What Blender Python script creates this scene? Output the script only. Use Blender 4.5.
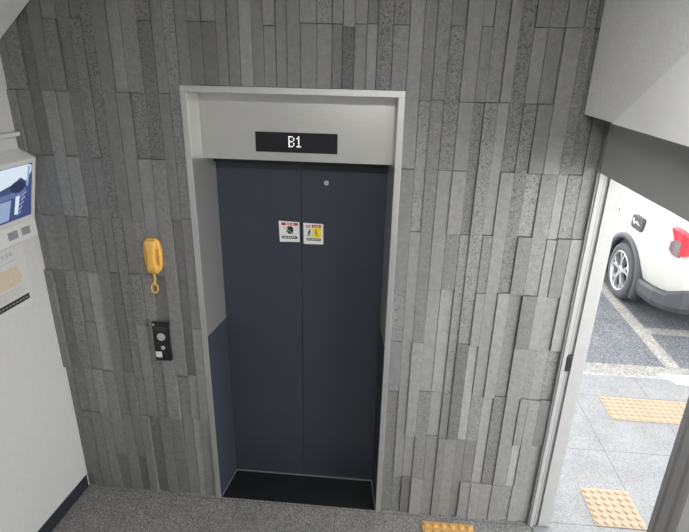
import bpy, bmesh, math, random
from mathutils import Vector, Matrix
random.seed(11)
S = bpy.context.scene
for o in list(bpy.data.objects):
    bpy.data.objects.remove(o)

# ------------------------------------------------------------------ camera, world, light, exposure
cam_data = bpy.data.cameras.new('camera')
cam_data.sensor_fit = 'HORIZONTAL'
cam_data.sensor_width = 36.0
cam_data.lens = 525.2 / 689.0 * 36.0
cam_data.clip_start = 0.02
cam = bpy.data.objects.new('camera', cam_data)
S.collection.objects.link(cam)
CR = Matrix(((0.9959, -0.0519, 0.0745), (0.0884, 0.3653, -0.9267), (0.0209, 0.9294, 0.3684)))
cam.matrix_world = Matrix.Translation((0.4518, -2.4335, 2.5494)) @ CR.to_quaternion().to_matrix().to_4x4()
S.camera = cam

world = bpy.data.worlds.new('overcast_sky')
S.world = world
world.use_nodes = True
wn, wl = world.node_tree.nodes, world.node_tree.links
wn.clear()
w_out = wn.new('ShaderNodeOutputWorld')
w_bg = wn.new('ShaderNodeBackground')
w_tc = wn.new('ShaderNodeTexCoord')
w_sep = wn.new('ShaderNodeSeparateXYZ')
w_ramp = wn.new('ShaderNodeValToRGB')
w_ramp.color_ramp.elements[0].position = 0.0
w_ramp.color_ramp.elements[0].color = (1.0, 1.0, 0.99, 1)
w_ramp.color_ramp.elements[1].position = 0.75
w_ramp.color_ramp.elements[1].color = (0.27, 0.28, 0.29, 1)
wl.new(w_tc.outputs['Generated'], w_sep.inputs[0])
wl.new(w_sep.outputs['Z'], w_ramp.inputs[0])
wl.new(w_ramp.outputs[0], w_bg.inputs['Color'])
w_bg.inputs['Strength'].default_value = 8.0
wl.new(w_bg.outputs[0], w_out.inputs['Surface'])

sun_d = bpy.data.lights.new('hazy_sun', 'SUN')
sun_d.energy = 2.2
sun_d.angle = math.radians(12)
sun_d.color = (1.0, 0.97, 0.92)
sun = bpy.data.objects.new('hazy_sun', sun_d)
S.collection.objects.link(sun)
sun.location = (2, 8, 9)
sun.rotation_euler = (math.radians(-50), 0, math.radians(4))

# unseen fill light added under the ceiling to brighten the lobby walls
fill_d = bpy.data.lights.new('lobby_fill_light', 'AREA')
fill_d.shape = 'RECTANGLE'
fill_d.size, fill_d.size_y = 1.1, 0.35
fill_d.energy = 46.0
fill_d.color = (1.0, 0.99, 0.98)
fill = bpy.data.objects.new('lobby_fill_light', fill_d)
S.collection.objects.link(fill)
fill.location = (0.55, -1.95, 3.16)

S.view_settings.view_transform = 'Standard'
S.view_settings.look = 'None'
S.view_settings.gamma = 1.0
S.view_settings.use_curve_mapping = False
S.view_settings.exposure = 0.16

# ------------------------------------------------------------------ materials
def srgb(r, g, b):
    f = lambda c: (c / 255 / 12.92) if c / 255 <= 0.04045 else ((c / 255 + 0.055) / 1.055) ** 2.4
    return (f(r), f(g), f(b), 1.0)

MATS = {}
def mat(name, col, rough=0.5, metal=0.0, noise=0.0, nscale=40.0, bump=0.0, bscale=None, emit=None, estr=1.0,
        stretch=(1, 1, 1), spec=0.5, detail=4.0, coat=0.0):
    m = bpy.data.materials.new(name)
    m.use_nodes = True
    N, L = m.node_tree.nodes, m.node_tree.links
    b = N['Principled BSDF']
    if len(col) == 3:
        col = (*col, 1)
    b.inputs['Base Color'].default_value = col
    b.inputs['Roughness'].default_value = rough
    b.inputs['Metallic'].default_value = metal
    b.inputs['Specular IOR Level'].default_value = spec
    b.inputs['Coat Weight'].default_value = coat
    if emit is not None:
        b.inputs['Emission Color'].default_value = (*emit[:3], 1)
        b.inputs['Emission Strength'].default_value = estr
    tc = N.new('ShaderNodeTexCoord')
    mp = N.new('ShaderNodeMapping')
    mp.inputs['Scale'].default_value = stretch
    L.new(tc.outputs['Object'], mp.inputs[0])
    nz = N.new('ShaderNodeTexNoise')
    nz.inputs['Scale'].default_value = nscale
    nz.inputs['Detail'].default_value = detail
    L.new(mp.outputs[0], nz.inputs['Vector'])
    rp = N.new('ShaderNodeMapRange')
    rp.inputs['From Min'].default_value = 0.25
    rp.inputs['From Max'].default_value = 0.75
    rp.inputs['To Min'].default_value = 1 - noise
    rp.inputs['To Max'].default_value = 1 + noise
    L.new(nz.outputs['Fac'], rp.inputs[0])
    mx = N.new('ShaderNodeVectorMath')
    mx.operation = 'SCALE'
    mx.inputs[0].default_value = col[:3]
    L.new(rp.outputs[0], mx.inputs['Scale'])
    L.new(mx.outputs[0], b.inputs['Base Color'])
    if bump > 0:
        nb = N.new('ShaderNodeTexNoise')
        nb.inputs['Scale'].default_value = bscale or nscale
        nb.inputs['Detail'].default_value = 5
        L.new(mp.outputs[0], nb.inputs['Vector'])
        bp = N.new('ShaderNodeBump')
        bp.inputs['Strength'].default_value = bump
        bp.inputs['Distance'].default_value = 0.004
        L.new(nb.outputs['Fac'], bp.inputs['Height'])
        L.new(bp.outputs[0], b.inputs['Normal'])
    MATS[name] = m
    return m

def stone_material():
    m = bpy.data.materials.new('split_basalt')
    m.use_nodes = True
    N, L = m.node_tree.nodes, m.node_tree.links
    b = N['Principled BSDF']
    b.inputs['Roughness'].default_value = 0.58
    b.inputs['Specular IOR Level'].default_value = 0.5
    at = N.new('ShaderNodeAttribute')
    at.attribute_name = 'tone'
    sp = N.new('ShaderNodeSeparateColor')
    L.new(at.outputs['Color'], sp.inputs[0])
    tc = N.new('ShaderNodeTexCoord')
    # small pits
    n1 = N.new('ShaderNodeTexNoise')
    n1.inputs['Scale'].default_value = 170
    n1.inputs['Detail'].default_value = 3
    n1.inputs['Roughness'].default_value = 0.6
    L.new(tc.outputs['Object'], n1.inputs['Vector'])
    r1 = N.new('ShaderNodeMapRange')
    r1.inputs['From Min'].default_value = 0.34
    r1.inputs['From Max'].default_value = 0.49
    L.new(n1.outputs['Fac'], r1.inputs[0])
    # pit amount from the green channel
    mixp = N.new('ShaderNodeMix')
    mixp.data_type = 'FLOAT'
    L.new(sp.outputs[1], mixp.inputs['Factor'])
    mixp.inputs['A'].default_value = 1.0
    L.new(r1.outputs[0], mixp.inputs['B'])
    # cloudy variation
    n2 = N.new('ShaderNodeTexNoise')
    n2.inputs['Scale'].default_value = 30
    n2.inputs['Detail'].default_value = 9
    n2.inputs['Roughness'].default_value = 0.85
    L.new(tc.outputs['Object'], n2.inputs['Vector'])
    r2 = N.new('ShaderNodeMapRange')
    r2.inputs['From Min'].default_value = 0.3
    r2.inputs['From Max'].default_value = 0.7
    r2.inputs['To Min'].default_value = 0.74
    r2.inputs['To Max'].default_value = 1.24
    L.new(n2.outputs['Fac'], r2.inputs[0])
    r3 = N.new('ShaderNodeMapRange')
    r3.inputs['To Min'].default_value = 0.3
    r3.inputs['To Max'].default_value = 1.0
    L.new(mixp.outputs[0], r3.inputs[0])
    a = N.new('ShaderNodeMath'); a.operation = 'MULTIPLY'
    L.new(sp.outputs[0], a.inputs[0]); L.new(r2.outputs[0], a.inputs[1])
    c = N.new('ShaderNodeMath'); c.operation = 'MULTIPLY'
    L.new(a.outputs[0], c.inputs[0]); L.new(r3.outputs[0], c.inputs[1])
    sc = N.new('ShaderNodeVectorMath'); sc.operation = 'SCALE'
    sc.inputs[0].default_value = (1.0, 1.0, 0.99)
    L.new(c.outputs[0], sc.inputs['Scale'])
    L.new(sc.outputs[0], b.inputs['Base Color'])
    n4 = N.new('ShaderNodeTexNoise')
    n4.inputs['Scale'].default_value = 60
    n4.inputs['Detail'].default_value = 6
    L.new(tc.outputs['Object'], n4.inputs['Vector'])
    ad = N.new('ShaderNodeMath'); ad.operation = 'ADD'
    L.new(mixp.outputs[0], ad.inputs[0]); L.new(n4.outputs['Fac'], ad.inputs[1])
    bp = N.new('ShaderNodeBump')
    bp.inputs['Strength'].default_value = 0.55
    bp.inputs['Distance'].default_value = 0.0022
    L.new(ad.outputs[0], bp.inputs['Height'])
    L.new(bp.outputs[0], b.inputs['Normal'])
    return m

def granite_material(name, base, dark, light, scale, rough, tile=None, off=(0, 0), jw=0.003):
    """speckled granite; tile = (tx, ty) draws saw-cut joints on a grid"""
    m = bpy.data.materials.new(name)
    m.use_nodes = True
    N, L = m.node_tree.nodes, m.node_tree.links
    b = N['Principled BSDF']
    b.inputs['Roughness'].default_value = rough
    b.inputs['Specular IOR Level'].default_value = 0.3
    tc = N.new('ShaderNodeTexCoord')
    v = N.new('ShaderNodeTexVoronoi')
    v.inputs['Scale'].default_value = scale
    L.new(tc.outputs['Object'], v.inputs['Vector'])
    sp = N.new('ShaderNodeSeparateColor')
    L.new(v.outputs['Color'], sp.inputs[0])
    rp = N.new('ShaderNodeValToRGB')
    rp.color_ramp.interpolation = 'LINEAR'
    e = rp.color_ramp.elements
    e[0].position = 0.0; e[0].color = (*dark, 1)
    e[1].position = 1.0; e[1].color = (*light, 1)
    k = e.new(0.45); k.color = (*base, 1)
    L.new(sp.outputs[0], rp.inputs[0])
    n2 = N.new('ShaderNodeTexNoise')
    n2.inputs['Scale'].default_value = 5
    n2.inputs['Detail'].default_value = 6
    L.new(tc.outputs['Object'], n2.inputs['Vector'])
    r2 = N.new('ShaderNodeMapRange')
    r2.inputs['From Min'].default_value = 0.3
    r2.inputs['From Max'].default_value = 0.7
    r2.inputs['To Min'].default_value = 0.88
    r2.inputs['To Max'].default_value = 1.1
    L.new(n2.outputs['Fac'], r2.inputs[0])
    sc = N.new('ShaderNodeVectorMath'); sc.operation = 'SCALE'
    L.new(rp.outputs[0], sc.inputs[0]); L.new(r2.outputs[0], sc.inputs['Scale'])
    last = sc.outputs[0]
    if tile:
        sx = N.new('ShaderNodeSeparateXYZ')
        L.new(tc.outputs['Object'], sx.inputs[0])
        parts = []
        for i in range(2):
            a0 = N.new('ShaderNodeMath'); a0.operation = 'SUBTRACT'
            L.new(sx.outputs[i], a0.inputs[0]); a0.inputs[1].default_value = off[i]
            a1 = N.new('ShaderNodeMath'); a1.operation = 'PINGPONG'
            L.new(a0.outputs[0], a1.inputs[0]); a1.inputs[1].default_value = tile[i] / 2
            a2 = N.new('ShaderNodeMath'); a2.operation = 'GREATER_THAN'
            L.new(a1.outputs[0], a2.inputs[0]); a2.inputs[1].default_value = jw / 2
            parts.append(a2.outputs[0])
        mm = N.new('ShaderNodeMath'); mm.operation = 'MINIMUM'
        L.new(parts[0], mm.inputs[0]); L.new(parts[1], mm.inputs[1])
        r5 = N.new('ShaderNodeMapRange')
        r5.inputs['To Min'].default_value = 0.55
        L.new(mm.outputs[0], r5.inputs[0])
        s2 = N.new('ShaderNodeVectorMath'); s2.operation = 'SCALE'
        L.new(last, s2.inputs[0]); L.new(r5.outputs[0], s2.inputs['Scale'])
        last = s2.outputs[0]
    L.new(last, b.inputs['Base Color'])
    nb = N.new('ShaderNodeTexNoise')
    nb.inputs['Scale'].default_value = scale * 0.8
    L.new(tc.outputs['Object'], nb.inputs['Vector'])
    bp = N.new('ShaderNodeBump')
    bp.inputs['Strength'].default_value = 0.35
    bp.inputs['Distance'].default_value = 0.003
    L.new(nb.outputs['Fac'], bp.inputs['Height'])
    L.new(bp.outputs[0], b.inputs['Normal'])
    return m

M_stone = stone_material()
M_mortar = mat('dark_backing_mortar', (0.05, 0.05, 0.05), 0.9)
M_floor = granite_material('flamed_dark_granite', (0.18, 0.175, 0.165), (0.10, 0.10, 0.095), (0.29, 0.285, 0.27), 170, 0.75, tile=(0.6, 0.6), off=(-0.36, -0.02), jw=0.004)
M_pave = granite_material('light_granite_paving', (0.185, 0.19, 0.195), (0.135, 0.14, 0.145), (0.225, 0.225, 0.225), 150, 0.6, tile=(0.6, 0.68), off=(2.078, 0.02), jw=0.006)
M_asphalt = granite_material('worn_asphalt', (0.105, 0.112, 0.125), (0.06, 0.064, 0.068), (0.16, 0.17, 0.18), 90, 0.85)
M_kerb = granite_material('grey_kerb_granite', (0.24, 0.24, 0.24), (0.15, 0.15, 0.15), (0.36, 0.36, 0.36), 120, 0.8)
M_line = granite_material('worn_white_road_paint', (0.23, 0.222, 0.205), (0.13, 0.13, 0.13), (0.29, 0.28, 0.255), 70, 0.8)
M_white = mat('white_wall_paint', (0.57, 0.57, 0.56), 0.7, noise=0.03, nscale=30, bump=0.25, bscale=120)
M_fascia = mat('grained_white_plaster', (0.76, 0.76, 0.755), 0.75, noise=0.07, nscale=110, bump=0.8, bscale=150)
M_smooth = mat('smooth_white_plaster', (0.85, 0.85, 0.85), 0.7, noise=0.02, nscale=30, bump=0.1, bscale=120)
M_skirt = mat('black_skirting_vinyl', (0.022, 0.025, 0.032), 0.4, noise=0.1)
M_steel = mat('hairline_stainless', (0.60, 0.60, 0.58), 0.27, 1.0, noise=0.05, nscale=60, stretch=(0.3, 0.3, 6))
M_steel_h = mat('hairline_stainless_panel', (0.86, 0.86, 0.83), 0.38, 1.0, noise=0.05, nscale=60, stretch=(0.3, 6, 6))
M_casing = mat('satin_steel_casing', (0.70, 0.70, 0.68), 0.48, 0.9, noise=0.04, nscale=60, stretch=(6, 6, 0.3))
M_jamb = mat('matt_steel_jamb', (0.50, 0.50, 0.48), 0.38, 0.75, noise=0.05, nscale=60, stretch=(6, 6, 0.3))
M_door = mat('dark_navy_door_enamel', (0.038, 0.044, 0.059), 0.42, 0.0, noise=0.06, nscale=8, spec=0.5)
M_black = mat('black_plastic', (0.012, 0.013, 0.016), 0.3, noise=0.1)
M_sill = mat('polished_black_stone', (0.010, 0.011, 0.012), 0.32, noise=0.25, nscale=200, spec=0.4)
M_digit = mat('lit_white_led', (0.9, 0.9, 0.9), 0.5, emit=(1, 1, 1), estr=1.1)
M_alu = mat('satin_aluminium', (0.33, 0.33, 0.326), 0.5, 0.2, noise=0.04, nscale=30)
M_alu_d = mat('dark_aluminium_groove', (0.22, 0.22, 0.22), 0.5, 0.2)
M_lintel = mat('grey_metal_header', (0.42, 0.42, 0.42), 0.5, 0.2, noise=0.06, nscale=6)
M_phone = mat('amber_phone_plastic', (0.82, 0.48, 0.11), 0.42, noise=0.05, nscale=30)
M_phone_d = mat('amber_plastic_recess', (0.55, 0.24, 0.02), 0.5)
M_button = mat('brushed_button_steel', (0.62, 0.62, 0.60), 0.35, 0.6)
M_whiteplast = mat('white_plastic', (0.72, 0.72, 0.70), 0.45, noise=0.03)
M_greyplast = mat('pale_grey_casing', (0.68, 0.68, 0.66), 0.5, noise=0.03)
M_greyd = mat('grey_square_sticker', (0.27, 0.28, 0.28), 0.6, noise=0.25, nscale=160)
M_paper = mat('printed_white_film', (0.76, 0.76, 0.74), 0.5)
M_sheet = mat('matt_white_film', (0.60, 0.60, 0.585), 0.65)
M_red = mat('printed_red', (0.45, 0.035, 0.05), 0.5)
M_ink = mat('printed_black', (0.02, 0.02, 0.02), 0.5)
M_yel = mat('printed_yellow', (0.85, 0.68, 0.03), 0.5)
M_skin = mat('printed_tan', (0.62, 0.53, 0.38), 0.55, noise=0.08)
M_inkg = mat('printed_grey', (0.45, 0.45, 0.45), 0.6)
M_tile_y = mat('yellow_tactile_block', (0.31, 0.235, 0.16), 0.7, noise=0.1, nscale=60, bump=0.3)
M_tile_in = mat('ochre_tactile_block', (0.55, 0.31, 0.10), 0.7, noise=0.1, nscale=60, bump=0.3)
M_car = mat('white_car_paint', (0.42, 0.412, 0.39), 0.3, coat=0.3)
M_clad = mat('grey_body_cladding', (0.045, 0.048, 0.054), 0.6, noise=0.05)
M_tyre = mat('tyre_rubber', (0.055, 0.055, 0.06), 0.8, noise=0.1)
M_rim = mat('alloy_wheel', (0.55, 0.56, 0.58), 0.3, 0.7)
M_dark = mat('wheel_well_black', (0.02, 0.02, 0.022), 0.8)
M_glass = mat('tinted_car_glass', (0.015, 0.018, 0.02), 0.06, spec=0.8)
M_lampred = mat('tail_lamp_red', (0.52, 0.03, 0.045), 0.15, coat=0.5)
M_lampdark = mat('tail_lamp_smoked', (0.13, 0.10, 0.10), 0.2)
M_scr0 = mat('screen_navy', (0.01, 0.01, 0.01), 0.25, emit=(0.045, 0.065, 0.17), estr=1.0)
M_scr1 = mat('screen_white', (0.01, 0.01, 0.01), 0.25, emit=(0.60, 0.68, 0.76), estr=1.0)
M_scr2 = mat('screen_dark', (0.01, 0.01, 0.01), 0.25, emit=(0.02, 0.03, 0.075), estr=1.0)
M_scr3 = mat('screen_pale_blue', (0.01, 0.01, 0.01), 0.25, emit=(0.26, 0.34, 0.50), estr=1.0)
M_scr4 = mat('screen_mid_blue', (0.01, 0.01, 0.01), 0.25, emit=(0.11, 0.15, 0.30), estr=1.0)

# ------------------------------------------------------------------ helpers
def mesh_obj(name, bm, mats, parent=None, smooth=False, bevel=0.0, segs=2, loc=None, subsurf=0):
    bmesh.ops.recalc_face_normals(bm, faces=bm.faces[:])
    me = bpy.data.meshes.new(name)
    if smooth:
        for f in bm.faces:
            f.smooth = True
    bm.to_mesh(me)
    bm.free()
    for m in (mats if isinstance(mats, (list, tuple)) else [mats]):
        me.materials.append(m)
    o = bpy.data.objects.new(name, me)
    S.collection.objects.link(o)
    if parent:
        o.parent = parent
    if loc:
        o.location = loc
    if bevel > 0:
        b = o.modifiers.new('bevel', 'BEVEL')
        b.width = bevel
        b.segments = segs
        b.limit_method = 'ANGLE'
        b.angle_limit = math.radians(40)
    if subsurf:
        s = o.modifiers.new('subsurf', 'SUBSURF')
        s.levels = s.render_levels = subsurf
    return o

def empty(name, loc=(0, 0, 0), rotz=0.0):
    o = bpy.data.objects.new(name, None)
    o.empty_display_size = 0.1
    S.collection.objects.link(o)
    o.location = loc
    o.rotation_euler = (0, 0, rotz)
    return o

def tag(o, label, cat, group=None, kind=None):
    o['label'] = label
    o['category'] = cat
    if group:
        o['group'] = group
    if kind:
        o['kind'] = kind
    return o

def struct(o, label=None, cat=None):
    o['kind'] = 'structure'
    if label:
        o['label'] = label
    if cat:
        o['category'] = cat
    return o

def box(bm, x0, x1, y0, y1, z0, z1, mi=0):
    vs = [bm.verts.new((x, y, z)) for x in (x0, x1) for y in (y0, y1) for z in (z0, z1)]
    fs = [(0, 1, 3, 2), (4, 6, 7, 5), (0, 4, 5, 1), (2, 3, 7, 6), (0, 2, 6, 4), (1, 5, 7, 3)]
    for f in fs:
        bm.faces.new([vs[i] for i in f]).material_index = mi
    return vs

def prism(bm, pts, f0, f1, mi=0):
    """pts: 2D outline; f0/f1 map a 2D point to the near / far 3D point"""
    a = [bm.verts.new(f0(*p)) for p in pts]
    b = [bm.verts.new(f1(*p)) for p in pts]
    n = len(pts)
    bm.faces.new(a).material_index = mi
    bm.faces.new(b[::-1]).material_index = mi
    for i in range(n):
        bm.faces.new((a[i], b[i], b[(i + 1) % n], a[(i + 1) % n])).material_index = mi

def circle(cx, cy, rx, ry=None, n=24, a0=0.0):
    ry = rx if ry is None else ry
    return [(cx + rx * math.cos(a0 + 2 * math.pi * i / n), cy + ry * math.sin(a0 + 2 * math.pi * i / n)) for i in range(n)]

def rrect(x0, x1, z0, z1, r, n=5):
    out = []
    for cx, cz, a in ((x1 - r, z1 - r, 0), (x0 + r, z1 - r, 90), (x0 + r, z0 + r, 180), (x1 - r, z0 + r, 270)):
        for i in range(n + 1):
            t = math.radians(a + 90 * i / n)
            out.append((cx + r * math.cos(t), cz + r * math.sin(t)))
    return out

def plate(pts, y0, y1):
    """bmesh of an outline in xz extruded along y"""
    bm = bmesh.new()
    prism(bm, pts, lambda x, z: (x, y0, z), lambda x, z: (x, y1, z))
    return bm

def bx(*a):
    bm = bmesh.new()
    box(bm, *a)
    return bm

def tube(bm, pts, r, n=8):
    pts = [Vector(p) for p in pts]
    rings = []
    up = Vector((0.13, 0.97, 0.21))
    for i, p in enumerate(pts):
        t = (pts[min(i + 1, len(pts) - 1)] - pts[max(i - 1, 0)]).normalized()
        u = t.cross(up).normalized()
        v = t.cross(u).normalized()
        rr = r[i] if isinstance(r, (list, tuple)) else r
        rings.append([bm.verts.new(p + rr * (math.cos(2 * math.pi * k / n) * u + math.sin(2 * math.pi * k / n) * v)) for k in range(n)])
    for a, b in zip(rings, rings[1:]):
        for k in range(n):
            bm.faces.new((a[k], a[(k + 1) % n], b[(k + 1) % n], b[k]))
    bm.faces.new(rings[0][::-1])
    bm.faces.new(rings[-1])

def lathe(bm, prof, axis='x', n=40, mi=0, centre=(0, 0, 0), cap=True):
    """prof: list of (along, radius)"""
    rings = []
    for a, r in prof:
        ring = []
        for k in range(n):
            c, s = math.cos(2 * math.pi * k / n) * r, math.sin(2 * math.pi * k / n) * r
            p = {'x': (a, c, s), 'y': (c, a, s), 'z': (c, s, a)}[axis]
            ring.append(bm.verts.new((p[0] + centre[0], p[1] + centre[1], p[2] + centre[2])))
        rings.append(ring)
    for a, b in zip(rings, rings[1:]):
        for k in range(n):
            bm.faces.new((a[k], a[(k + 1) % n], b[(k + 1) % n], b[k])).material_index = mi
    if cap and prof[0][1] > 1e-6:
        bm.faces.new(rings[0][::-1]).material_index = mi
    if cap and prof[-1][1] > 1e-6:
        bm.faces.new(rings[-1]).material_index = mi

# ------------------------------------------------------------------ the room shell
XL, XR = -1.339, 1.38          # the stone wall runs from the left wall to the side door
FX, FZ = 0.508, 2.42           # half width and height of the elevator casing
YD_ = 0.235
LEV = [0.0] + [-0.035 + 0.302 * k for k in range(1, 12)]

def stone_wall():
    bm = bmesh.new()
    tone = bm.loops.layers.float_color.new('tone')
    # masonry core behind the cladding, around the lift opening
    box(bm, XL - 0.3, -FX + 0.002, 0.026, 0.40, 0, 3.3, 1)
    box(bm, FX - 0.002, XR + 0.02, 0.026, 0.40, 0, 3.3, 1)
    box(bm, -FX, FX, 0.026, 0.40, FZ - 0.002, 3.3, 1)
    box(bm, -FX - 0.1, FX + 0.1, 0.36, 0.42, 0, FZ + 0.1, 1)
    box(bm, -FX - 0.1, -0.46, YD_ + 0.005, 0.42, 0, FZ, 1)
    box(bm, 0.46, FX + 0.1, YD_ + 0.005, 0.42, 0, FZ, 1)
    def slab(x0, x1, z0, z1, last=[0.0]):
        d = random.choice([q for q in (-0.009, -0.006, -0.003, 0.0, 0.003, 0.006, 0.009) if abs(q - last[0]) > 0.0035]) + random.uniform(-0.001, 0.001)
        last[0] = d
        g = 0.0007
        x0 += g; x1 -= g; z0 += g; z1 -= g
        j = lambda: random.uniform(-0.0009, 0.0009)
        c = 0.0016
        back = [(x0, 0.03, z0), (x1, 0.03, z0), (x1, 0.03, z1), (x0, 0.03, z1)]
        mid = [(x0, d + c, z0), (x1, d + c, z0), (x1, d + c, z1), (x0, d + c, z1)]
        tl = random.uniform(-0.0015, 0.0015)
        fr = [(x0 + c + j(), d + tl, z0 + c), (x1 - c + j(), d - tl, z0 + c), (x1 - c + j(), d - tl, z1 - c), (x0 + c + j(), d + tl, z1 - c)]
        R = [[bm.verts.new(p) for p in ring] for ring in (back, mid, fr)]
        r = random.random()
        t = 0.215 * (1 + random.gauss(0, 0.10))
        if r < 0.12:
            t *= 0.84
        elif r > 0.86:
            t *= 1.18
        pit = random.choice((0, 0, 0.12, 0.25, 0.5, 0.8, 1.0))
        col = (max(0.12, min(0.34, t)), pit, 0, 1)
        fs = [bm.faces.new(R[2])]
        for a, b in ((R[0], R[1]), (R[1], R[2])):
            for i in range(4):
                fs.append(bm.faces.new((a[i], a[(i + 1) % 4], b[(i + 1) % 4], b[i])))
        for f in fs:
            for l in f.loops:
                l[tone] = col
    def columns(xa, xb, zmin):
        xs = [xa]
        while xs[-1] < xb - 1e-6:
            w = random.choice((0.046, 0.052, 0.057, 0.061, 0.065, 0.072))
            nx = xs[-1] + w
            if xb - nx < 0.038:
                nx = xb
            xs.append(nx)
        par = 0
        for x0, x1 in zip(xs, xs[1:]):
            par = 1 - par if random.random() < 0.72 else par
            js = [0.0]
            for k in range(1, len(LEV)):
                hit = (k % 2 == par)
                if random.random() < 0.22:
                    hit = not hit
                if hit:
                    js.append(LEV[k] + random.choice((0, 0, 0, random.uniform(-0.012, 0.012))))
            js.append(3.2)
            for z0, z1 in zip(js, js[1:]):
                z0 = max(z0, zmin)
                if z1 - z0 > 0.02:
                    slab(x0, x1, z0, z1)
    columns(XL - 0.02, -FX, 0)
    columns(-FX, FX, FZ)
    columns(FX, XR, 0)
    return struct(mesh_obj('wall_back', bm, [M_stone, M_mortar]), 'grey split stone wall of upright strips around the elevator', 'wall')
stone_wall()

LA = math.radians(4.48)
def on_left(name):             # local axes: x out of the left wall, -y along it towards the viewer
    return empty(name, (XL, 0, 0), -LA)

# left wall, its skirting
o = mesh_obj('wall_left', bx(-0.2, 0, -4.6, 0.02, 0, 3.3), M_white, loc=(XL, 0, 0))
o.rotation_euler.z = -LA
struct(o, 'plain white painted wall left of the stone wall', 'wall')
o = mesh_obj('baseboard_left', bx(0, 0.008, -4.6, -0.008, 0, 0.088), M_skirt, loc=(XL, 0, 0), bevel=0.002)
o.rotation_euler.z = -LA
struct(o, 'black skirting along the foot of the white wall', 'baseboard')

# sloping white haunch where the left wall meets the ceiling
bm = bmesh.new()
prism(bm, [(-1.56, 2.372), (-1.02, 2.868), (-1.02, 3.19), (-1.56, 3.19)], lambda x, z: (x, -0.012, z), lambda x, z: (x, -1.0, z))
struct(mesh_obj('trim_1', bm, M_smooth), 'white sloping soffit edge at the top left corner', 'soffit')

struct(mesh_obj('floor', bx(-1.9, 1.40, -5.2, 0.42, -0.12, 0.0), M_floor), 'dark speckled granite lobby floor', 'floor')
struct(mesh_obj('wall_front', bx(-2.0, 1.56, -5.2, -4.6, 0, 3.3), M_white), 'plain white wall behind the viewer', 'wall')
struct(mesh_obj('ceiling', bx(-2.0, 1.56, -5.2, 0.3, 3.2, 3.3), M_white), 'white ceiling', 'ceiling')

# plaster bulkhead above the side opening and a wall added on its near side to hold back daylight
bm = bmesh.new()
box(bm, 1.276, 1.56, -4.6, -0.009, 2.343, 3.2)
struct(mesh_obj('wall_right_upper', bm, M_fascia, bevel=0.006), 'white plaster bulkhead above the side doorway', 'wall')
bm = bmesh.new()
prism(bm, [(-0.326, 2.341), (-4.6, 2.341), (-4.6, 3.2), (-1.84, 3.2)], lambda y, z: (1.2745, y, z), lambda y, z: (1.30, y, z))  # diagonal shadow edge shaped as a paler, smoother plaster band
struct(mesh_obj('lit_band', bm, M_smooth), 'paler area below a diagonal shadow edge on the bulkhead, laid as a smoother band', 'light band')
struct(mesh_obj('wall_right', bx(1.385, 1.505, -4.6, -1.15, 0, 2.343), M_white), 'pale wall added on the near side of the doorway to hold back daylight', 'wall')

# side doorway: aluminium frame
d1 = struct(empty('door_1', (1.44, 0, 0)), 'open side doorway with a grey aluminium frame', 'doorway')
def dpart(name, bm, m, **k):
    o = mesh_obj(name, bm, m, d1, **k)
    o.matrix_parent_inverse = Matrix.Translation((-1.44, 0, 0))
    return o
bm = bmesh.new()
box(bm, 1.378, 1.387, -0.020, 0.06, 0, 2.343, 1)
box(bm, 1.387, 1.407, -0.026, 0.06, 0, 2.343, 0)
box(bm, 1.407, 1.417, -0.016, 0.06, 0, 2.343, 1)
box(bm, 1.417, 1.425, -0.008, 0.06, 0, 2.343, 0)
box(bm, 1.425, 1.440, -0.002, 0.06, 0, 2.343, 1)
box(bm, 1.440, 1.505, -0.014, 0.06, 0, 2.343, 0)
dpart('far_jamb', bm, [M_alu, M_alu_d])
bm = bmesh.new()
box(bm, 1.372, 1.505, -1.064, -1.042, 0, 2.343, 0)
box(bm, 1.384, 1.505, -1.078, -1.064, 0, 2.343, 1)
box(bm, 1.372, 1.505, -1.116, -1.078, 0, 2.343, 0)
box(bm, 1.384, 1.505, -1.128, -1.116, 0, 2.343, 1)
box(bm, 1.376, 1.505, -1.150, -1.128, 0, 2.343, 0)
dpart('near_jamb', bm, [M_alu, M_alu_d])
dpart('lintel', bx(1.388, 1.50, -1.042, -0.026, 2.098, 2.343), M_lintel)
dpart('threshold', bx(1.402, 1.50, -1.042, -0.03, 0.0, 0.006), M_alu_d)
o = dpart('strike_plate', bx(1.405, 1.432, -0.030, 0.004, 1.075, 1.165), M_black, bevel=0.003)
o['label'] = 'small dark latch plate on the jamb'

# ------------------------------------------------------------------ outside the doorway
struct(mesh_obj('pavement', bx(1.40, 9.0, -6.0, 1.70, -0.12, 0.0), M_pave), 'pale granite paving outside the doorway', 'pavement')
struct(mesh_obj('kerb', bx(1.40, 9.0, 1.70, 1.76, -0.2, -0.012), M_kerb), 'grey kerb strip between paving and asphalt', 'kerb')
struct(mesh_obj('asphalt', bx(-30, 40, 1.76, 60, -0.3, -0.06), M_asphalt), 'grey asphalt of the parking bays', 'ground')
bm = bmesh.new()
box(bm, -6, 12, 1.80, 2.0, -0.061, -0.056)
def quad_slab(bm, pts, z0, z1):
    prism(bm, pts, lambda x, y: (x, y, z1), lambda x, y: (x, y, z0))
quad_slab(bm, [(3.10, 1.99), (3.235, 1.99), (3.325, 6.4), (3.19, 6.4)], -0.061, -0.055)
quad_slab(bm, [(3.22, 2.66), (5.7, 2.60), (5.7, 2.72), (3.22, 2.80)], -0.061, -0.0555)
box(bm, 5.62, 5.75, 1.99, 6.4, -0.061, -0.0552)
struct(mesh_obj('bay_marking', bm, M_line), 'worn white painted lines of the parking bays', 'road marking')
bm = bmesh.new()
quad_slab(bm, [(2.93, 1.79), (3.01, 1.63), (3.9, 1.58), (3.9, 1.74)], -0.03, 0.006)  # patch of sunlight on the paving, built as a pale slab
tag(mesh_obj('sunlit_patch', bm, M_whiteplast, bevel=0.004), 'bright sunlight patch across the kerb, laid as a pale slab', 'slab')

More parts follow.
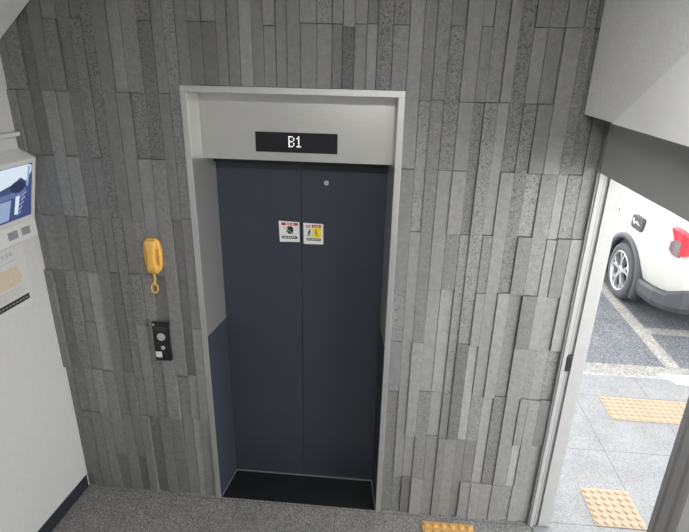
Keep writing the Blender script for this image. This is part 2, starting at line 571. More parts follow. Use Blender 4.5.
# ------------------------------------------------------------------ elevator: casing, jambs, transom
lift = empty('elevator_frame', (0, 0, 0))
tag(lift, 'brushed stainless steel elevator surround set into the stone wall', 'elevator frame')
yf, yb = -0.012, 0.030
IX = 0.478
bm = bx(-FX, -IX, yf, yb, 0, 2.392); mesh_obj('casing', bm, M_casing, lift, bevel=0.0015)
bm = bx(IX, FX, yf, yb, 0, 2.392); mesh_obj('casing', bm, M_casing, lift, bevel=0.0015)
bm = bx(-FX, FX, yf, yb, 2.392, FZ); mesh_obj('casing', bm, M_casing, lift, bevel=0.0015)
YD = 0.235
for s in (-1, 1):
    bm = bmesh.new()
    pts = [(s * IX, -0.004), (s * 0.447, YD - 0.001), (s * FX * 0.995, YD - 0.001), (s * FX * 0.995, -0.004)]
    prism(bm, pts, lambda x, y: (x, y, 1.13), lambda x, y: (x, y, 2.392))
    mesh_obj('jamb', bm, M_jamb, lift)
    bm = bmesh.new()
    prism(bm, pts, lambda x, y: (x, y, 0.0), lambda x, y: (x, y, 1.13))
    mesh_obj('lower_jamb', bm, M_door, lift)['label'] = 'dark navy lower part of the jamb'
YT = 0.100
bm = bmesh.new()
hx = 0.478 - 0.1323 * YT
prism(bm, [(-hx, YT), (hx, YT), (0.4485, YD - 0.004), (-0.4485, YD - 0.004)], lambda x, y: (x, y, 2.076), lambda x, y: (x, y, 2.392))
mesh_obj('transom_panel', bm, M_steel_h, lift)
bm = bx(-0.447, 0.447, YD - 0.03, YD - 0.004, 2.040, 2.076)
mesh_obj('shadow_gap', bm, M_black, lift)
disp = mesh_obj('floor_display', bx(-0.196, 0.202, YT - 0.006, YT, 2.118, 2.213), M_black, lift, bevel=0.002)
disp['label'] = 'black indicator window reading B1 in white dots'
G = {'B': ('1110', '1001', '1001', '1110', '1001', '1001', '1110'), '1': ('010', '110', '010', '010', '010', '010', '111')}
bm = bmesh.new()
px = 0.0077
x = -0.034
ztop = 2.199
for ch in 'B1':
    g = G[ch]
    for r, row in enumerate(g):
        for c, v in enumerate(row):
            if v == '1':
                box(bm, x + c * px, x + c * px + 0.0048, YT - 0.0075, YT - 0.0058, ztop - (r + 1) * px, ztop - r * px - 0.0028)
    x += (len(g[0]) + 1.1) * px
mesh_obj('digits', bm, M_digit, disp)
bm = bmesh.new()
for i, (a, b) in enumerate(((0.342, 0.365), (0.368, 0.383), (0.388, 0.414), (0.418, 0.43))):
    box(bm, a, b, YT - 0.0008, YT + 0.0005, 2.0805, 2.0865)
    box(bm, a + 0.003, b + 0.001, YT - 0.0008, YT + 0.0005, 2.0895, 2.093)
o = mesh_obj('maker_lettering', bm, M_paper, lift)
o['label'] = 'tiny pale lettering at the lower right edge'
# recessed black floor of the entrance with its steel edging
bm = bmesh.new()
prism(bm, [(-IX, -0.004), (IX, -0.004), (0.447, YD), (-0.447, YD)], lambda x, y: (x, y, 0.0025), lambda x, y: (x, y, -0.05))
mesh_obj('sill', bm, M_sill, lift)
bm = bmesh.new()
quad_slab(bm, [(-IX + 0.0005, -0.004), (-IX + 0.0055, -0.004), (-0.4415, YD - 0.004), (-0.447, YD - 0.004)], 0.0, 0.005)
quad_slab(bm, [(IX - 0.0005, -0.004), (IX - 0.0055, -0.004), (0.4415, YD - 0.004), (0.447, YD - 0.004)], 0.0, 0.005)
box(bm, -0.447, 0.447, YD - 0.009, YD - 0.002, 0.0, 0.007)
mesh_obj('sill_edging', bm, M_jamb, lift)

# ------------------------------------------------------------------ elevator door panels with their stickers
def layer(parent, name, pts, m, y, t=0.0006):
    return mesh_obj(name, plate(pts, y - t, y), m, parent)
def R4(x0, x1, z0, z1):
    return [(x0, z0), (x1, z0), (x1, z1), (x0, z1)]
dl = mesh_obj('elevator_door', bx(-0.4585, -0.0010, YD, YD + 0.035, 0.006, 2.075), M_door, bevel=0.0025)
tag(dl, 'left dark navy sliding elevator door panel with one black hand sticker', 'elevator door', 'elevator door panels')
dr = mesh_obj('elevator_door', bx(0.0010, 0.4585, YD, YD + 0.035, 0.006, 2.075), M_door, bevel=0.0025)
tag(dr, 'right dark navy sliding elevator door panel with keyhole and half yellow sticker', 'elevator door', 'elevator door panels')
bm = bmesh.new()
lathe(bm, [(YD + 0.001, 0.0125), (YD - 0.003, 0.0125), (YD - 0.0045, 0.010), (YD - 0.0045, 0.0)], 'y', 24, centre=(0.1335, 0, 1.945))
lk = mesh_obj('keyhole', bm, M_button, dr, smooth=False)
mesh_obj('key_slot', bx(0.1325, 0.1345, YD - 0.005, YD - 0.004, 1.938, 1.952), M_ink, lk)

sl = mesh_obj('warning_sticker', plate([(-0.1185, 1.612), (-0.0085, 1.615), (-0.0105, 1.727), (-0.1225, 1.730)], YD - 0.0012, YD), M_paper, dl)
sl['label'] = 'square white sticker with red heading and black hand'
y1 = YD - 0.0012
hd = layer(sl, 'heading', R4(-0.108, -0.019, 1.707, 1.7215), M_red, y1)
bm = bmesh.new()
for a, b in ((-0.085, -0.073), (-0.069, -0.059), (-0.052, -0.040)):
    box(bm, a, b, y1 - 0.0010, y1 - 0.0005, 1.7108, 1.7178)
mesh_obj('heading_text', bm, M_paper, sl)
# open black hand pushing to the left
bm = bmesh.new()
hand = [(-0.050, 1.660), (-0.046, 1.668), (-0.043, 1.683), (-0.046, 1.697), (-0.056, 1.703), (-0.067, 1.702), (-0.077, 1.697), (-0.078, 1.691),
        (-0.071, 1.690), (-0.081, 1.686), (-0.081, 1.681), (-0.073, 1.680), (-0.083, 1.675), (-0.082, 1.670), (-0.073, 1.671), (-0.076, 1.665), (-0.072, 1.661), (-0.060, 1.659)]
prism(bm, hand, lambda x, z: (x, y1 - 0.0006, z), lambda x, z: (x, y1, z))
mesh_obj('hand_pictogram', bm, M_ink, sl)
bm = bmesh.new()
prism(bm, [(-0.100, 1.699), (-0.097, 1.701), (-0.029, 1.651), (-0.032, 1.649)], lambda x, z: (x, y1 - 0.0009, z), lambda x, z: (x, y1 - 0.0003, z))
mesh_obj('strike_line', bm, M_inkg, sl)
cp = layer(sl, 'caption_bar', rrect(-0.106, -0.022, 1.632, 1.6465, 0.004), M_ink, y1)
bm = bmesh.new()
for i in range(6):
    box(bm, -0.098 + i * 0.0115, -0.0905 + i * 0.0115, y1 - 0.0010, y1 - 0.0005, 1.6365, 1.6425)
mesh_obj('caption_text', bm, M_paper, sl)

sr = mesh_obj('warning_sticker', plate([(0.0125, 1.606), (0.1195, 1.608), (0.1185, 1.722), (0.0115, 1.725)], YD - 0.0012, YD), M_paper, dr)
sr['label'] = 'square white sticker, right half yellow, with two small figures'
layer(sr, 'heading', R4(0.0235, 0.0490, 1.700, 1.7135), M_red, y1)
layer(sr, 'heading', R4(0.0560, 0.1070, 1.701, 1.7160), M_red, y1)
bm = bmesh.new()
for a in (0.028, 0.037, 0.066, 0.078, 0.089):
    box(bm, a, a + 0.0065, y1 - 0.0010, y1 - 0.0005, 1.7045, 1.7105)
mesh_obj('heading_text', bm, M_paper, sr)
layer(sr, 'yellow_field', R4(0.0610, 0.1070, 1.645, 1.7005), M_yel, y1)
layer(sr, 'pale_field', R4(0.0235, 0.0560, 1.645, 1.6990), M_whiteplast, y1)
def figure(parent, cx, z0, s, m, lean):
    bm = bmesh.new()
    f0 = lambda x, z: (x, y1 - 0.0011, z)
    f1 = lambda x, z: (x, y1 - 0.0005, z)
    prism(bm, circle(cx + lean * s * 6, z0 + 43 * s, 5 * s, n=12), f0, f1)
    prism(bm, [(cx - 6 * s, z0 + 20 * s), (cx + 6 * s, z0 + 20 * s), (cx + (6 + 4 * lean) * s, z0 + 37 * s), (cx + (-5 + 4 * lean) * s, z0 + 37 * s)], f0, f1)
    prism(bm, [(cx - 6 * s, z0 + 20 * s), (cx - 9 * s, z0), (cx - 4 * s, z0), (cx, z0 + 20 * s)], f0, f1)
    prism(bm, [(cx, z0 + 20 * s), (cx + 5 * s, z0), (cx + 10 * s, z0), (cx + 6 * s, z0 + 20 * s)], f0, f1)
    prism(bm, [(cx + 2 * s, z0 + 36 * s), (cx + 16 * s * lean, z0 + 29 * s), (cx + 17 * s * lean, z0 + 25 * s), (cx + 2 * s, z0 + 30 * s)], f0, f1)
    return mesh_obj('figure', bm, m, parent)
figure(sr, 0.041, 1.652, 0.00082, M_ink, 1)
figure(sr, 0.083, 1.652, 0.00082, M_phone_d, -1)
layer(sr, 'caption_bar', R4(0.029, 0.1055, 1.627, 1.6405), M_ink, y1)
bm = bmesh.new()
for i in range(6):
    box(bm, 0.034 + i * 0.0115, 0.0410 + i * 0.0115, y1 - 0.0010, y1 - 0.0005, 1.6315, 1.637)
mesh_obj('caption_text', bm, M_paper, sr)

# ------------------------------------------------------------------ emergency phone on the stone
ph = empty('emergency_phone', (-0.722, -0.006, 1.50))
tag(ph, 'amber yellow wall telephone with a curled cord hanging on the stone wall', 'telephone')
# local: x right, -y out, z up
def shell(outline_scale, y_out, zc, hw, hh, n=28, power=3.2, wedge=0.0):
    bm = bmesh.new()
    rings = []
    for k, (sc, y) in enumerate(outline_scale):
        ring = []
        for i in range(n):
            t = 2 * math.pi * i / n
            c, s = math.cos(t), math.sin(t)
            x = math.copysign(abs(c) ** (2 / power), c) * hw * sc
            z = math.copysign(abs(s) ** (2 / power), s) * hh * (1 - (1 - sc) * hw / hh)
            ring.append(bm.verts.new((x + wedge * z, y, zc + z)))
        rings.append(ring)
    for a, b in zip(rings, rings[1:]):
        for i in range(n):
            bm.faces.new((a[i], a[(i + 1) % n], b[(i + 1) % n], b[i]))
    bm.faces.new(rings[-1])
    bm.faces.new(rings[0][::-1])
    return bm
pbase = mesh_obj('wall_base', shell([(1, 0.0), (1, -0.018), (0.93, -0.026), (0.80, -0.028)], 0, 0.092, 0.046, 0.094), M_phone, ph, smooth=True)
hs = bmesh.new()
# handset: two swollen ends and a narrower grip
st = [(0.004, 0.020, -0.030, 0.010), (0.010, 0.029, -0.036, 0.013), (0.035, 0.0305, -0.040, 0.014), (0.055, 0.023, -0.045, 0.012), (0.092, 0.0205, -0.048, 0.011),
      (0.130, 0.023, -0.045, 0.012), (0.150, 0.0305, -0.040, 0.014), (0.174, 0.029, -0.036, 0.013), (0.180, 0.020, -0.030, 0.010)]
prev = None
rings = []
for z, w, y, d in st:
    ring = []
    for i in range(16):
        t = 2 * math.pi * i / 16
        c, s = math.cos(t), math.sin(t)
        ring.append(hs.verts.new((0.004 + math.copysign(abs(c) ** 0.6, c) * w, y + math.copysign(abs(s) ** 0.6, s) * d, z)))
    rings.append(ring)
for a, b in zip(rings, rings[1:]):
    for i in range(16):
        hs.faces.new((a[i], a[(i + 1) % 16], b[(i + 1) % 16], b[i]))
hs.faces.new(rings[0][::-1]); hs.faces.new(rings[-1])
hset = mesh_obj('handset', hs, M_phone, ph, smooth=True)
bm = bmesh.new()
for q in range(5):
    prism(bm, circle(0.004 + 0.010 * math.cos(q * 1.257), 0.028 + 0.010 * math.sin(q * 1.257), 0.0022, n=10), lambda x, z: (x, -0.0548, z), lambda x, z: (x, -0.0530, z))
mesh_obj('mouthpiece_holes', bm, M_phone_d, hset)
bm = bmesh.new()
tube(bm, [(0.034, -0.029, 0.05), (0.035, -0.029, 0.09), (0.034, -0.029, 0.135)], 0.003, 8)
mesh_obj('cradle_seam', bm, M_phone_d, pbase, smooth=True)
# cord: leaves the base, spirals down, turns in a loop and comes back up
core = []
for i in range(121):
    t = i / 120
    if t < 0.55:
        u = t / 0.55
        core.append(Vector((-0.012 + 0.008 * math.sin(u * 3.0), -0.016, 0.004 - 0.066 * u)))
    else:
        u = (t - 0.55) / 0.45
        a = math.radians(100) - u * math.radians(400)
        core.append(Vector((-0.0085 + 0.017 * math.cos(a), -0.018 - 0.006 * math.sin(u * 3.1), -0.086 + 0.025 * math.sin(a))))
fine = []
for i in range(0, 721):
    t = i / 720 * 120
    k = min(int(t), 119)
    p = core[k].lerp(core[k + 1], t - k)
    d = (core[k + 1] - core[k]).normalized()
    u = d.cross(Vector((0, 1, 0))).normalized()
    v = d.cross(u)
    w = i / 720 * 2 * math.pi * 22
    fine.append(p + 0.0026 * (math.cos(w) * u + math.sin(w) * v))
bm = bmesh.new()
tube(bm, fine, 0.0038, 6)
mesh_obj('coiled_cord', bm, M_phone, ph, smooth=True)

# ------------------------------------------------------------------ call button panel
cb = empty('call_button_panel', (-0.731, -0.006, 1.091))
tag(cb, 'black upright call button plate on the stone wall below the telephone', 'button panel')
fp = mesh_obj('face_plate', plate(rrect(-0.047, 0.047, -0.117, 0.117, 0.007), -0.016, 0.0), M_black, cb, bevel=0.003)
mesh_obj('side_rim', bx(-0.0505, -0.0455, -0.013, 0.0, -0.112, 0.112), M_steel, cb, bevel=0.001)
bm = bmesh.new()
lathe(bm, [(-0.015, 0.021), (-0.021, 0.021), (-0.0225, 0.019), (-0.0225, 0.0)], 'y', 32, centre=(0, 0, 0.031))
b1 = mesh_obj('call_button', bm, M_button, cb); b1['label'] = 'large round steel button'
bm = bmesh.new()
lathe(bm, [(-0.015, 0.0245), (-0.0175, 0.0245), (-0.0175, 0.0215)], 'y', 32, centre=(0, 0, 0.031))
mesh_obj('button_ring', bm, M_alu_d, b1)
bm = bmesh.new()
lathe(bm, [(-0.015, 0.0115), (-0.019, 0.0115), (-0.020, 0.010), (-0.020, 0.0)], 'y', 24, centre=(0.004, 0, -0.036))
mesh_obj('call_button', bm, M_button, cb)['label'] = 'small round button'
mesh_obj('white_tag', bx(-0.041, -0.006, -0.0180, -0.0158, -0.097, -0.062), M_whiteplast, cb, bevel=0.002)['label'] = 'white square tag stuck on the plate'
bm = bmesh.new()
lathe(bm, [(-0.0155, 0.006), (-0.0175, 0.006), (-0.018, 0.0)], 'y', 14, centre=(-0.036, 0, 0.103))
mesh_obj('screw', bm, M_button, cb)
bm = bx(-0.036, 0.036, -0.0170, -0.0158, 0.070, 0.092)
mesh_obj('indicator_window', bm, M_glass, cb)

# ------------------------------------------------------------------ monitor on the left wall
mon = on_left('wall_monitor')
tag(mon, 'pale wall monitor tilted down, showing a blue camera picture', 'monitor')
s0, s1 = 0.008, 0.56
zb, zt, nb_, nt_ = 1.768, 2.072, 0.014, 0.086
bm = bmesh.new()
prism(bm, [(0, zb - 0.01), (nb_, zb), (nt_, zt), (0, 2.112)], lambda n, z: (n, -s0, z), lambda n, z: (n, -s1, z))
mesh_obj('housing', bm, M_greyplast, mon, bevel=0.003)
nrm = Vector((zt - zb, 0, -(nt_ - nb_))).normalized()
def scr(s, t, off=0.0):
    p = Vector((nb_ + (nt_ - nb_) * t, -s, zb + (zt - zb) * t))
    return p + nrm * off
def spoly(bm, pts, o0, o1, mi=0):
    prism(bm, pts, lambda s, t: scr(s, t, o1), lambda s, t: scr(s, t, o0), mi)
bm = bmesh.new()
spoly(bm, R4(0.036, 0.53, 0.07, 0.925), -0.001, 0.0012)
screen = mesh_obj('screen', bm, M_scr0, mon)
bm = bmesh.new()
e0, e1 = 0.0008, 0.0016
spoly(bm, [(0.040, 0.90), (0.040, 0.80), (0.075, 0.66), (0.11, 0.74), (0.16, 0.66), (0.25, 0.60), (0.53, 0.56), (0.53, 0.92), (0.07, 0.92)], e0, e1, 0)
spoly(bm, circle(0.128, 0.60, 0.048, 0.095, 18), e0, e1 + 0.0003, 1)
spoly(bm, [(0.075, 0.56), (0.095, 0.40), (0.16, 0.44), (0.53, 0.40), (0.53, 0.54), (0.18, 0.52)], e0, e1 + 0.0001, 3)
spoly(bm, [(0.115, 0.45), (0.142, 0.45), (0.150, 0.16), (0.128, 0.16)], e0, e1 + 0.0002, 0)
spoly(bm, [(0.17, 0.42), (0.53, 0.40), (0.53, 0.10), (0.185, 0.10)], e0, e1, 2)
for i in range(5):
    t = 0.50 - i * 0.075
    spoly(bm, [(0.070 + i * 0.009, t), (0.098 + i * 0.009, t - 0.045), (0.100 + i * 0.009, t - 0.068), (0.073 + i * 0.009, t - 0.030)], e0, e1 + 0.0002, 2)
spoly(bm, [(0.048, 0.88), (0.062, 0.90), (0.074, 0.60), (0.062, 0.56)], e0, e1 + 0.0002, 2)
o = mesh_obj('screen_picture', bm, [M_scr1, M_scr2, M_scr3, M_scr4], screen)
bm = bx(0, 0.012, -s1, -s0, 1.672, zb - 0.004)
mesh_obj('lower_panel', bm, M_greyplast, mon, bevel=0.002)
for a, b, z0, z1 in ((0.055, 0.112, 1.698, 1.737), (0.138, 0.200, 1.697, 1.737)):
    mesh_obj('square_marker', bx(0.0115, 0.0128, -b, -a, z0, z1), M_greyd, mon)
mesh_obj('cable_duct', bx(0, 0.03, -0.56, -0.012, 2.172, 2.190), M_greyplast, mon, bevel=0.002)

# ------------------------------------------------------------------ notice on the left wall
po = on_left('wall_notice')
tag(po, 'white notice with a tan printed hand and a black strip, below the monitor', 'notice')
sheet = mesh_obj('sheet', bx(0, 0.0012, -0.56, -0.115, 1.345, 1.662), M_sheet, po)
def npoly(name, polys, m, parent=po, t=0.0020):
    bm = bmesh.new()
    for pts in polys:
        prism(bm, pts, lambda s, z: (t, -s, z), lambda s, z: (0.0010, -s, z))
    return mesh_obj(name, bm, m, parent)
fingers = []
for i in range(4):
    z = 1.553 - i * 0.0235
    a = (0.172, 0.160, 0.158, 0.168)[i]
    fingers.append(rrect(a, 0.40, z - 0.0112, z + 0.0112, 0.010))
npoly('hand_picture', fingers + [rrect(0.34, 0.50, 1.462, 1.575, 0.03)], M_skin)
npoly('strip', [R4(0.137, 0.50, 1.372, 1.401)], M_ink)
npoly('strip_text', [R4(0.150 + i * 0.022, 0.164 + i * 0.022, 1.384, 1.388) for i in range(14)], M_inkg, t=0.0024)
npoly('fine_print', [R4(0.150 + 0.02 * (k % 2), 0.46, z, z + 0.003) for k, z in enumerate((1.452, 1.440, 1.428, 1.416))] +
      [R4(0.19 + i * 0.026, 0.206 + i * 0.026, 1.622, 1.640) for i in range(8)] + [R4(0.165, 0.46, 1.594, 1.597)], M_inkg)

# ------------------------------------------------------------------ tactile paving blocks
def tactile(m, label, x, y, first=None, z=0.0):
    if first is None:
        bm = bmesh.new()
        box(bm, -0.149, 0.149, -0.149, 0.149, 0.0, 0.005)
        for i in range(6):
            for j in range(6):
                lathe(bm, [(0.005, 0.018), (0.011, 0.0155), (0.0135, 0.011), (0.0135, 0.0)], 'z', 14, centre=(-0.125 + 0.05 * i, -0.125 + 0.05 * j, 0))
        first = mesh_obj('tactile_block', bm, m)
        o = first
    else:
        o = first.copy()
        S.collection.objects.link(o)
    o.location = (x, y, z)
    tag(o, label, 'tactile paving', 'yellow tactile paving blocks')
    return o
t0 = tactile(M_tile_y, 'pale yellow studded paving block nearest the doorway, set alone in the granite', 1.932, 0.172)
row = ('pale yellow studded paving block at the left end of the outdoor row',
       'pale yellow studded paving block in the middle of the outdoor row',
       'pale yellow studded paving block behind the near jamb at right of the row')
for i, lb in enumerate(row):
    tactile(M_tile_y, lb, 2.418 + 0.3 * i, 1.218, t0)
ti = tactile(M_tile_in, 'ochre studded paving block on the indoor floor at the foot of the stone wall', 0.905, -0.205)

# ------------------------------------------------------------------ parked white car
car = empty('parked_car', (4.165, 2.63, -0.06))
tag(car, 'white parked car seen from its rear left corner outside the doorway', 'car')
# body loft; local y runs from the rear bumper (0) forward
half = [  # fraction of width , height key
    (0.0, 'b'), (0.72, 'b'), (0.93, 'b1'), (0.985, 'm'), (1.0, 's'), (0.985, 'w'), (0.955, 'k'), (0.86, 'g'), (0.74, 'r1'), (0.55, 'r'), (0.0, 'r')]
#      y     w     b     s     k(belt) r(roof)
stn = [(0.00, 0.66, 0.46, 0.74, 0.94, 0.98), (0.03, 0.76, 0.40, 0.76, 1.00, 1.06), (0.12, 0.86, 0.34, 0.80, 1.10, 1.17), (0.26, 0.905, 0.30, 0.82, 1.13, 1.36),
       (0.48, 0.92, 0.28, 0.82, 1.12, 1.56), (0.95, 0.925, 0.26, 0.81, 1.10, 1.62), (1.7, 0.925, 0.25, 0.80, 1.07, 1.65), (2.5, 0.925, 0.25, 0.79, 1.05, 1.62),
       (3.05, 0.92, 0.25, 0.78, 1.03, 1.32), (3.45, 0.91, 0.26, 0.77, 1.00, 1.08), (3.95, 0.88, 0.28, 0.74, 0.93, 0.98), (4.22, 0.80, 0.32, 0.68, 0.82, 0.86), (4.33, 0.62, 0.40, 0.62, 0.72, 0.76)]
bm = bmesh.new()
rings = []
for y, w, b, s, k, r in stn:
    zz = {'b': b, 'b1': b + 0.05, 'm': (b + s) / 2, 's': s, 'w': s + (k - s) * 0.6, 'k': k, 'g': k + (r - k) * 0.55, 'r1': k + (r - k) * 0.92, 'r': r}
    pts = [(f * w, zz[key]) for f, key in half]
    pts = pts + [(-x, z) for x, z in pts[-2:0:-1]]
    rings.append([bm.verts.new((x, y, z)) for x, z in pts])
n = len(rings[0])
for a, b in zip(rings, rings[1:]):
    for i in range(n):
        bm.faces.new((a[i], a[(i + 1) % n], b[(i + 1) % n], b[i]))
bm.faces.new(rings[0][::-1]); bm.faces.new(rings[-1])
body = mesh_obj('body', bm, M_car, car, smooth=True, subsurf=3)
WY, WY2, WZ, WR = 0.98, 3.55, 0.335, 0.335
bmc = bmesh.new()
for wy in (WY, WY2):
    for sx in (-1, 1):
        lathe(bmc, [(sx * 0.62, 0.40), (sx * 1.10, 0.40)], 'x', 40, centre=(0, wy, WZ))
cutter = mesh_obj('cutter', bmc, M_dark, car)
bo = body.modifiers.new('arches', 'BOOLEAN')
bo.operation = 'DIFFERENCE'
bo.object = cutter
bo.solver = 'EXACT'
bpy.context.view_layer.update()
ev = body.evaluated_get(bpy.context.evaluated_depsgraph_get())
cut = bpy.data.meshes.new_from_object(ev)
body.modifiers.clear()
body.data = cut
bpy.data.objects.remove(cutter)
for p in cut.polygons:
    p.use_smooth = True
if len(cut.materials) < 2:
    cut.materials.append(M_dark)
def body_x(y, z):
    """half width of the unsubdivided loft near a station, a little inside"""
    for (a, b) in zip(stn, stn[1:]):
        if a[0] <= y <= b[0]:
            t = (y - a[0]) / (b[0] - a[0])
            return a[1] + (b[1] - a[1]) * t
    return 0.9
# grey sill cladding, arch rings, lower bumper
for wy in (WY, WY2):
    for sx in (-1, 1):
        bm = bmesh.new()
        prev = None
        N = 22
        secs = []
        for i in range(N + 1):
            a = math.radians(-25 + 230 * i / N)
            c, s = math.cos(a), math.sin(a)
            sec = []
            for r_, xx in ((0.385, 0.86), (0.385, 0.932), (0.405, 0.944), (0.455, 0.936), (0.465, 0.86)):
                sec.append(bm.verts.new((sx * xx, wy + c * r_, WZ + s * r_)))
            secs.append(sec)
        for p, q in zip(secs, secs[1:]):
            for i in range(5):
                bm.faces.new((p[i], p[(i + 1) % 5], q[(i + 1) % 5], q[i]))
        bm.faces.new(secs[0][::-1]); bm.faces.new(secs[-1])
        mesh_obj('arch_cladding', bm, M_clad, car, smooth=True)
bm = bmesh.new()
box(bm, -0.905, 0.905, WY + 0.40, WY2 - 0.40, 0.19, 0.40)
mesh_obj('sill_cladding', bm, M_clad, car, bevel=0.03, segs=3)
bm = bmesh.new()
secs = []
arc = [(-0.925, 0.60), (-0.925, 0.40), (-0.905, 0.22), (-0.84, 0.09), (-0.70, 0.015), (-0.45, -0.015), (0, -0.02), (0.45, -0.015), (0.70, 0.015), (0.84, 0.09), (0.905, 0.22), (0.925, 0.40), (0.925, 0.60)]
for i, (x, y) in enumerate(arc):
    up = (0.43, 0.43, 0.44, 0.45, 0.52, 0.56, 0.56, 0.56, 0.52, 0.45, 0.44, 0.43, 0.43)[i]
    cx, cy = x * 0.86, y + 0.12
    secs.append([bm.verts.new(p) for p in ((cx, cy, 0.24), (x * 0.97, y + 0.03, 0.24), (x, y, 0.31), (x, y, up - 0.03), (x * 0.985, y + 0.012, up), (cx, cy, up))])
for p, q in zip(secs, secs[1:]):
    for i in range(6):
        bm.faces.new((p[i], p[(i + 1) % 6], q[(i + 1) % 6], q[i]))
bm.faces.new(secs[0][::-1]); bm.faces.new(secs[-1])
mesh_obj('rear_bumper_cladding', bm, M_clad, car, smooth=False, bevel=0.01)
mesh_obj('bumper_reflector', bx(-0.62, -0.42, -0.02, 0.06, 0.335, 0.375), M_lampred, car, bevel=0.005)
mesh_obj('bumper_reflector', bx(0.42, 0.62, -0.02, 0.06, 0.335, 0.375), M_lampred, car, bevel=0.005)
# wrap-around tail lamps
for sx in (-1, 1):
    bm = bmesh.new()
    arc = [(0.893, 0.165, 1.098, 1.122), (0.888, 0.125, 1.05, 1.118), (0.872, 0.080, 0.95, 1.108), (0.845, 0.042, 0.87, 1.085), (0.80, 0.015, 0.87, 1.06), (0.70, -0.012, 0.90, 1.045), (0.55, -0.022, 0.93, 1.035)]
    f = [[bm.verts.new((sx * x, y, z)) for z in (z0, z1)] for x, y, z0, z1 in arc]
    g = [[bm.verts.new((sx * x * 0.9, y + 0.05, z)) for z in (z0, z1)] for x, y, z0, z1 in arc]
    for i in range(len(arc) - 1):
        mi = 1 if i in (1, 2) else 0
        bm.faces.new((f[i][0], f[i + 1][0], f[i + 1][1], f[i][1])).material_index = 0
        bm.faces.new((g[i][0], g[i][1], g[i + 1][1], g[i + 1][0]))
        bm.faces.new((f[i][1], f[i + 1][1], g[i + 1][1], g[i][1]))
        bm.faces.new((f[i][0], g[i][0], g[i + 1][0], f[i + 1][0]))
    for i in (0, -1):
        bm.faces.new((f[i][0], f[i][1], g[i][1], g[i][0]))
    tl_ = mesh_obj('tail_lamp', bm, M_lampred, car)
    bm = bmesh.new()
    arc2 = [(0.893, 0.135, 0.905, 0.985), (0.880, 0.080, 0.868, 1.02), (0.845, 0.034, 0.845, 1.00)]
    f = [[bm.verts.new((sx * x, y, z)) for z in (z0, z1)] for x, y, z0, z1 in arc2]
    g = [[bm.verts.new((sx * x * 0.95, y + 0.03, z)) for z in (z0, z1)] for x, y, z0, z1 in arc2]
    for i in range(2):
        bm.faces.new((f[i][0], f[i + 1][0], f[i + 1][1], f[i][1]))
        bm.faces.new((g[i][0], g[i][1], g[i + 1][1], g[i + 1][0]))
        bm.faces.new((f[i][1], f[i + 1][1], g[i + 1][1], g[i][1]))
        bm.faces.new((f[i][0], g[i][0], g[i + 1][0], f[i + 1][0]))
    for i in (0, -1):
        bm.faces.new((f[i][0], f[i][1], g[i][1], g[i][0]))
    mesh_obj('smoked_lens', bm, M_lampdark, tl_)
# fuel flap, door handles, windows
fl = mesh_obj('fuel_flap', bm := bmesh.new(), M_alu, car) if False else None
bm = bmesh.new()
prism(bm, rrect(0.68, 0.95, 0.895, 1.045, 0.04), lambda y, z: (-0.934, y, z), lambda y, z: (-0.88, y, z))
fl = mesh_obj('fuel_flap', bm, M_clad, car, bevel=0.004)
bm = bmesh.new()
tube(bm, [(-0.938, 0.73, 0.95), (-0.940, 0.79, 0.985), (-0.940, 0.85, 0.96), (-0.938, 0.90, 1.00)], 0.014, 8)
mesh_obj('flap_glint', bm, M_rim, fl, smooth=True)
for y in (1.36, 2.35):
    mesh_obj('door_handle', bx(-0.955, -0.90, y, y + 0.2, 0.955, 0.99), M_clad, car, bevel=0.01)
for sx in (-1, 1):
    for y0, y1_ in ((0.62, 1.30), (1.36, 2.2), (2.26, 2.95)):
        bm = bmesh.new()
        c = [(0.885, y0, 1.25), (0.885, y1_, 1.24), (0.79, y1_ - (0.25 if y1_ > 2.5 else 0.0), 1.48), (0.79, y0 + (0.05), 1.46)]
        v = [bm.verts.new((sx * (x + 0.012), y, z)) for x, y, z in c] + [bm.verts.new((sx * (x - 0.05), y, z)) for x, y, z in c]
        bm.faces.new(v[:4]); bm.faces.new(v[:3:-1])
        for i in range(4):
            bm.faces.new((v[i], v[(i + 1) % 4], v[4 + (i + 1) % 4], v[4 + i]))
        mesh_obj('side_window', bm, M_glass, car)
bm = bmesh.new()
c = [(-0.66, 0.165, 1.22), (0.66, 0.165, 1.22), (0.58, 0.43, 1.52), (-0.58, 0.43, 1.52)]
v = [bm.verts.new((x, y - 0.035, z + 0.015)) for x, y, z in c] + [bm.verts.new((x, y + 0.06, z - 0.03)) for x, y, z in c]
bm.faces.new(v[:4]); bm.faces.new(v[:3:-1])
for i in range(4):
    bm.faces.new((v[i], v[(i + 1) % 4], v[4 + (i + 1) % 4], v[4 + i]))
mesh_obj('rear_window', bm, M_glass, car)
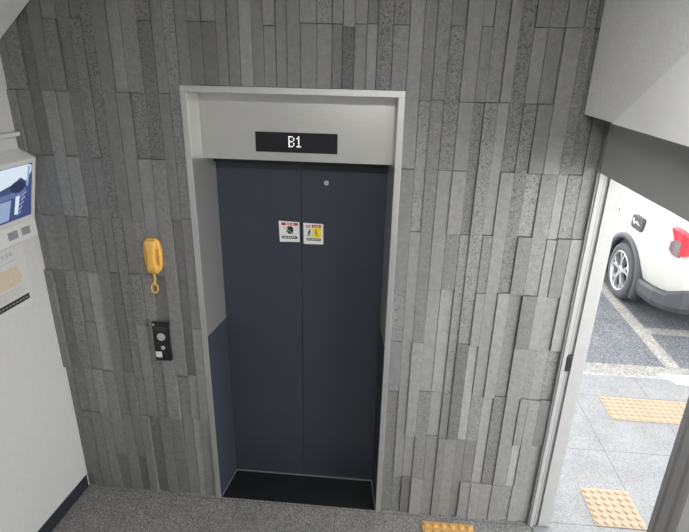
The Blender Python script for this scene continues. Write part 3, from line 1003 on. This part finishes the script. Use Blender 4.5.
# wheels
def wheel():
    w = empty('wheel')
    bm = bmesh.new()
    lathe(bm, [(0.09, 0.225), (0.10, 0.245), (0.105, 0.29), (0.085, 0.325), (0.05, 0.335), (-0.05, 0.335), (-0.085, 0.325), (-0.105, 0.29), (-0.10, 0.245), (-0.09, 0.225)], 'x', 48, cap=False)
    # close the inner bore
    mesh_obj('tyre', bm, M_tyre, w, smooth=True)
    bm = bmesh.new()
    lathe(bm, [(-0.099, 0.238), (-0.103, 0.232), (-0.098, 0.222), (-0.06, 0.214), (0.06, 0.21)], 'x', 48, 0, cap=False)
    for k in range(5):
        for off in (-0.17, 0.17):
            a = 2 * math.pi * k / 5 + 0.3
            pts = []
            for r_, da, wd in ((0.055, 0.0, 0.022), (0.13, off * 0.55, 0.016), (0.222, off * 1.35, 0.017)):
                pts.append((r_, a + da, wd))
            L_, Rr = [], []
            for r_, an, wd in pts:
                c, s = math.cos(an), math.sin(an)
                L_.append((r_ * c - wd * s, r_ * s + wd * c)); Rr.append((r_ * c + wd * s, r_ * s - wd * c))
            prism(bm, L_ + Rr[::-1], lambda y, z: (-0.092 + 0.10 * max(0, 0.1 - math.hypot(y, z)), y, z), lambda y, z: (-0.055, y, z))
    rim = mesh_obj('rim', bm, M_rim, w)
    bm = bmesh.new()
    lathe(bm, [(-0.05, 0.058), (-0.088, 0.058), (-0.094, 0.045), (-0.094, 0.0)], 'x', 24)
    mesh_obj('hub_cap', bm, M_rim, rim)
    bm = bmesh.new()
    lathe(bm, [(-0.03, 0.0), (-0.03, 0.212), (0.09, 0.212), (0.09, 0.0)], 'x', 32)
    mesh_obj('brake_drum', bm, M_dark, w)
    return w
# the wheel is a part of the car: its pieces are joined under one mesh part
w0 = wheel()
def wheel_part(x, y, flip):
    """copies tyre (part) with rim, hub cap and drum as sub-parts"""
    ty = [c for c in w0.children if c.name.startswith('tyre')][0]
    t = ty.copy(); S.collection.objects.link(t)
    t.name = 'wheel'
    t.parent = car
    t.location = (x, y, WZ)
    t.rotation_euler = (0, 0, math.pi if flip else 0)
    for c in w0.children:
        if c is ty:
            continue
        d = c.copy(); S.collection.objects.link(d); d.parent = t
        for g in c.children:
            h = g.copy(); S.collection.objects.link(h); h.parent = t
for x, y, fl_ in ((-0.835, WY, False), (-0.835, WY2, False), (0.835, WY, True), (0.835, WY2, True)):
    wheel_part(x, y, fl_)
for c in list(w0.children):
    for g in list(c.children):
        bpy.data.objects.remove(g)
    bpy.data.objects.remove(c)
bpy.data.objects.remove(w0)
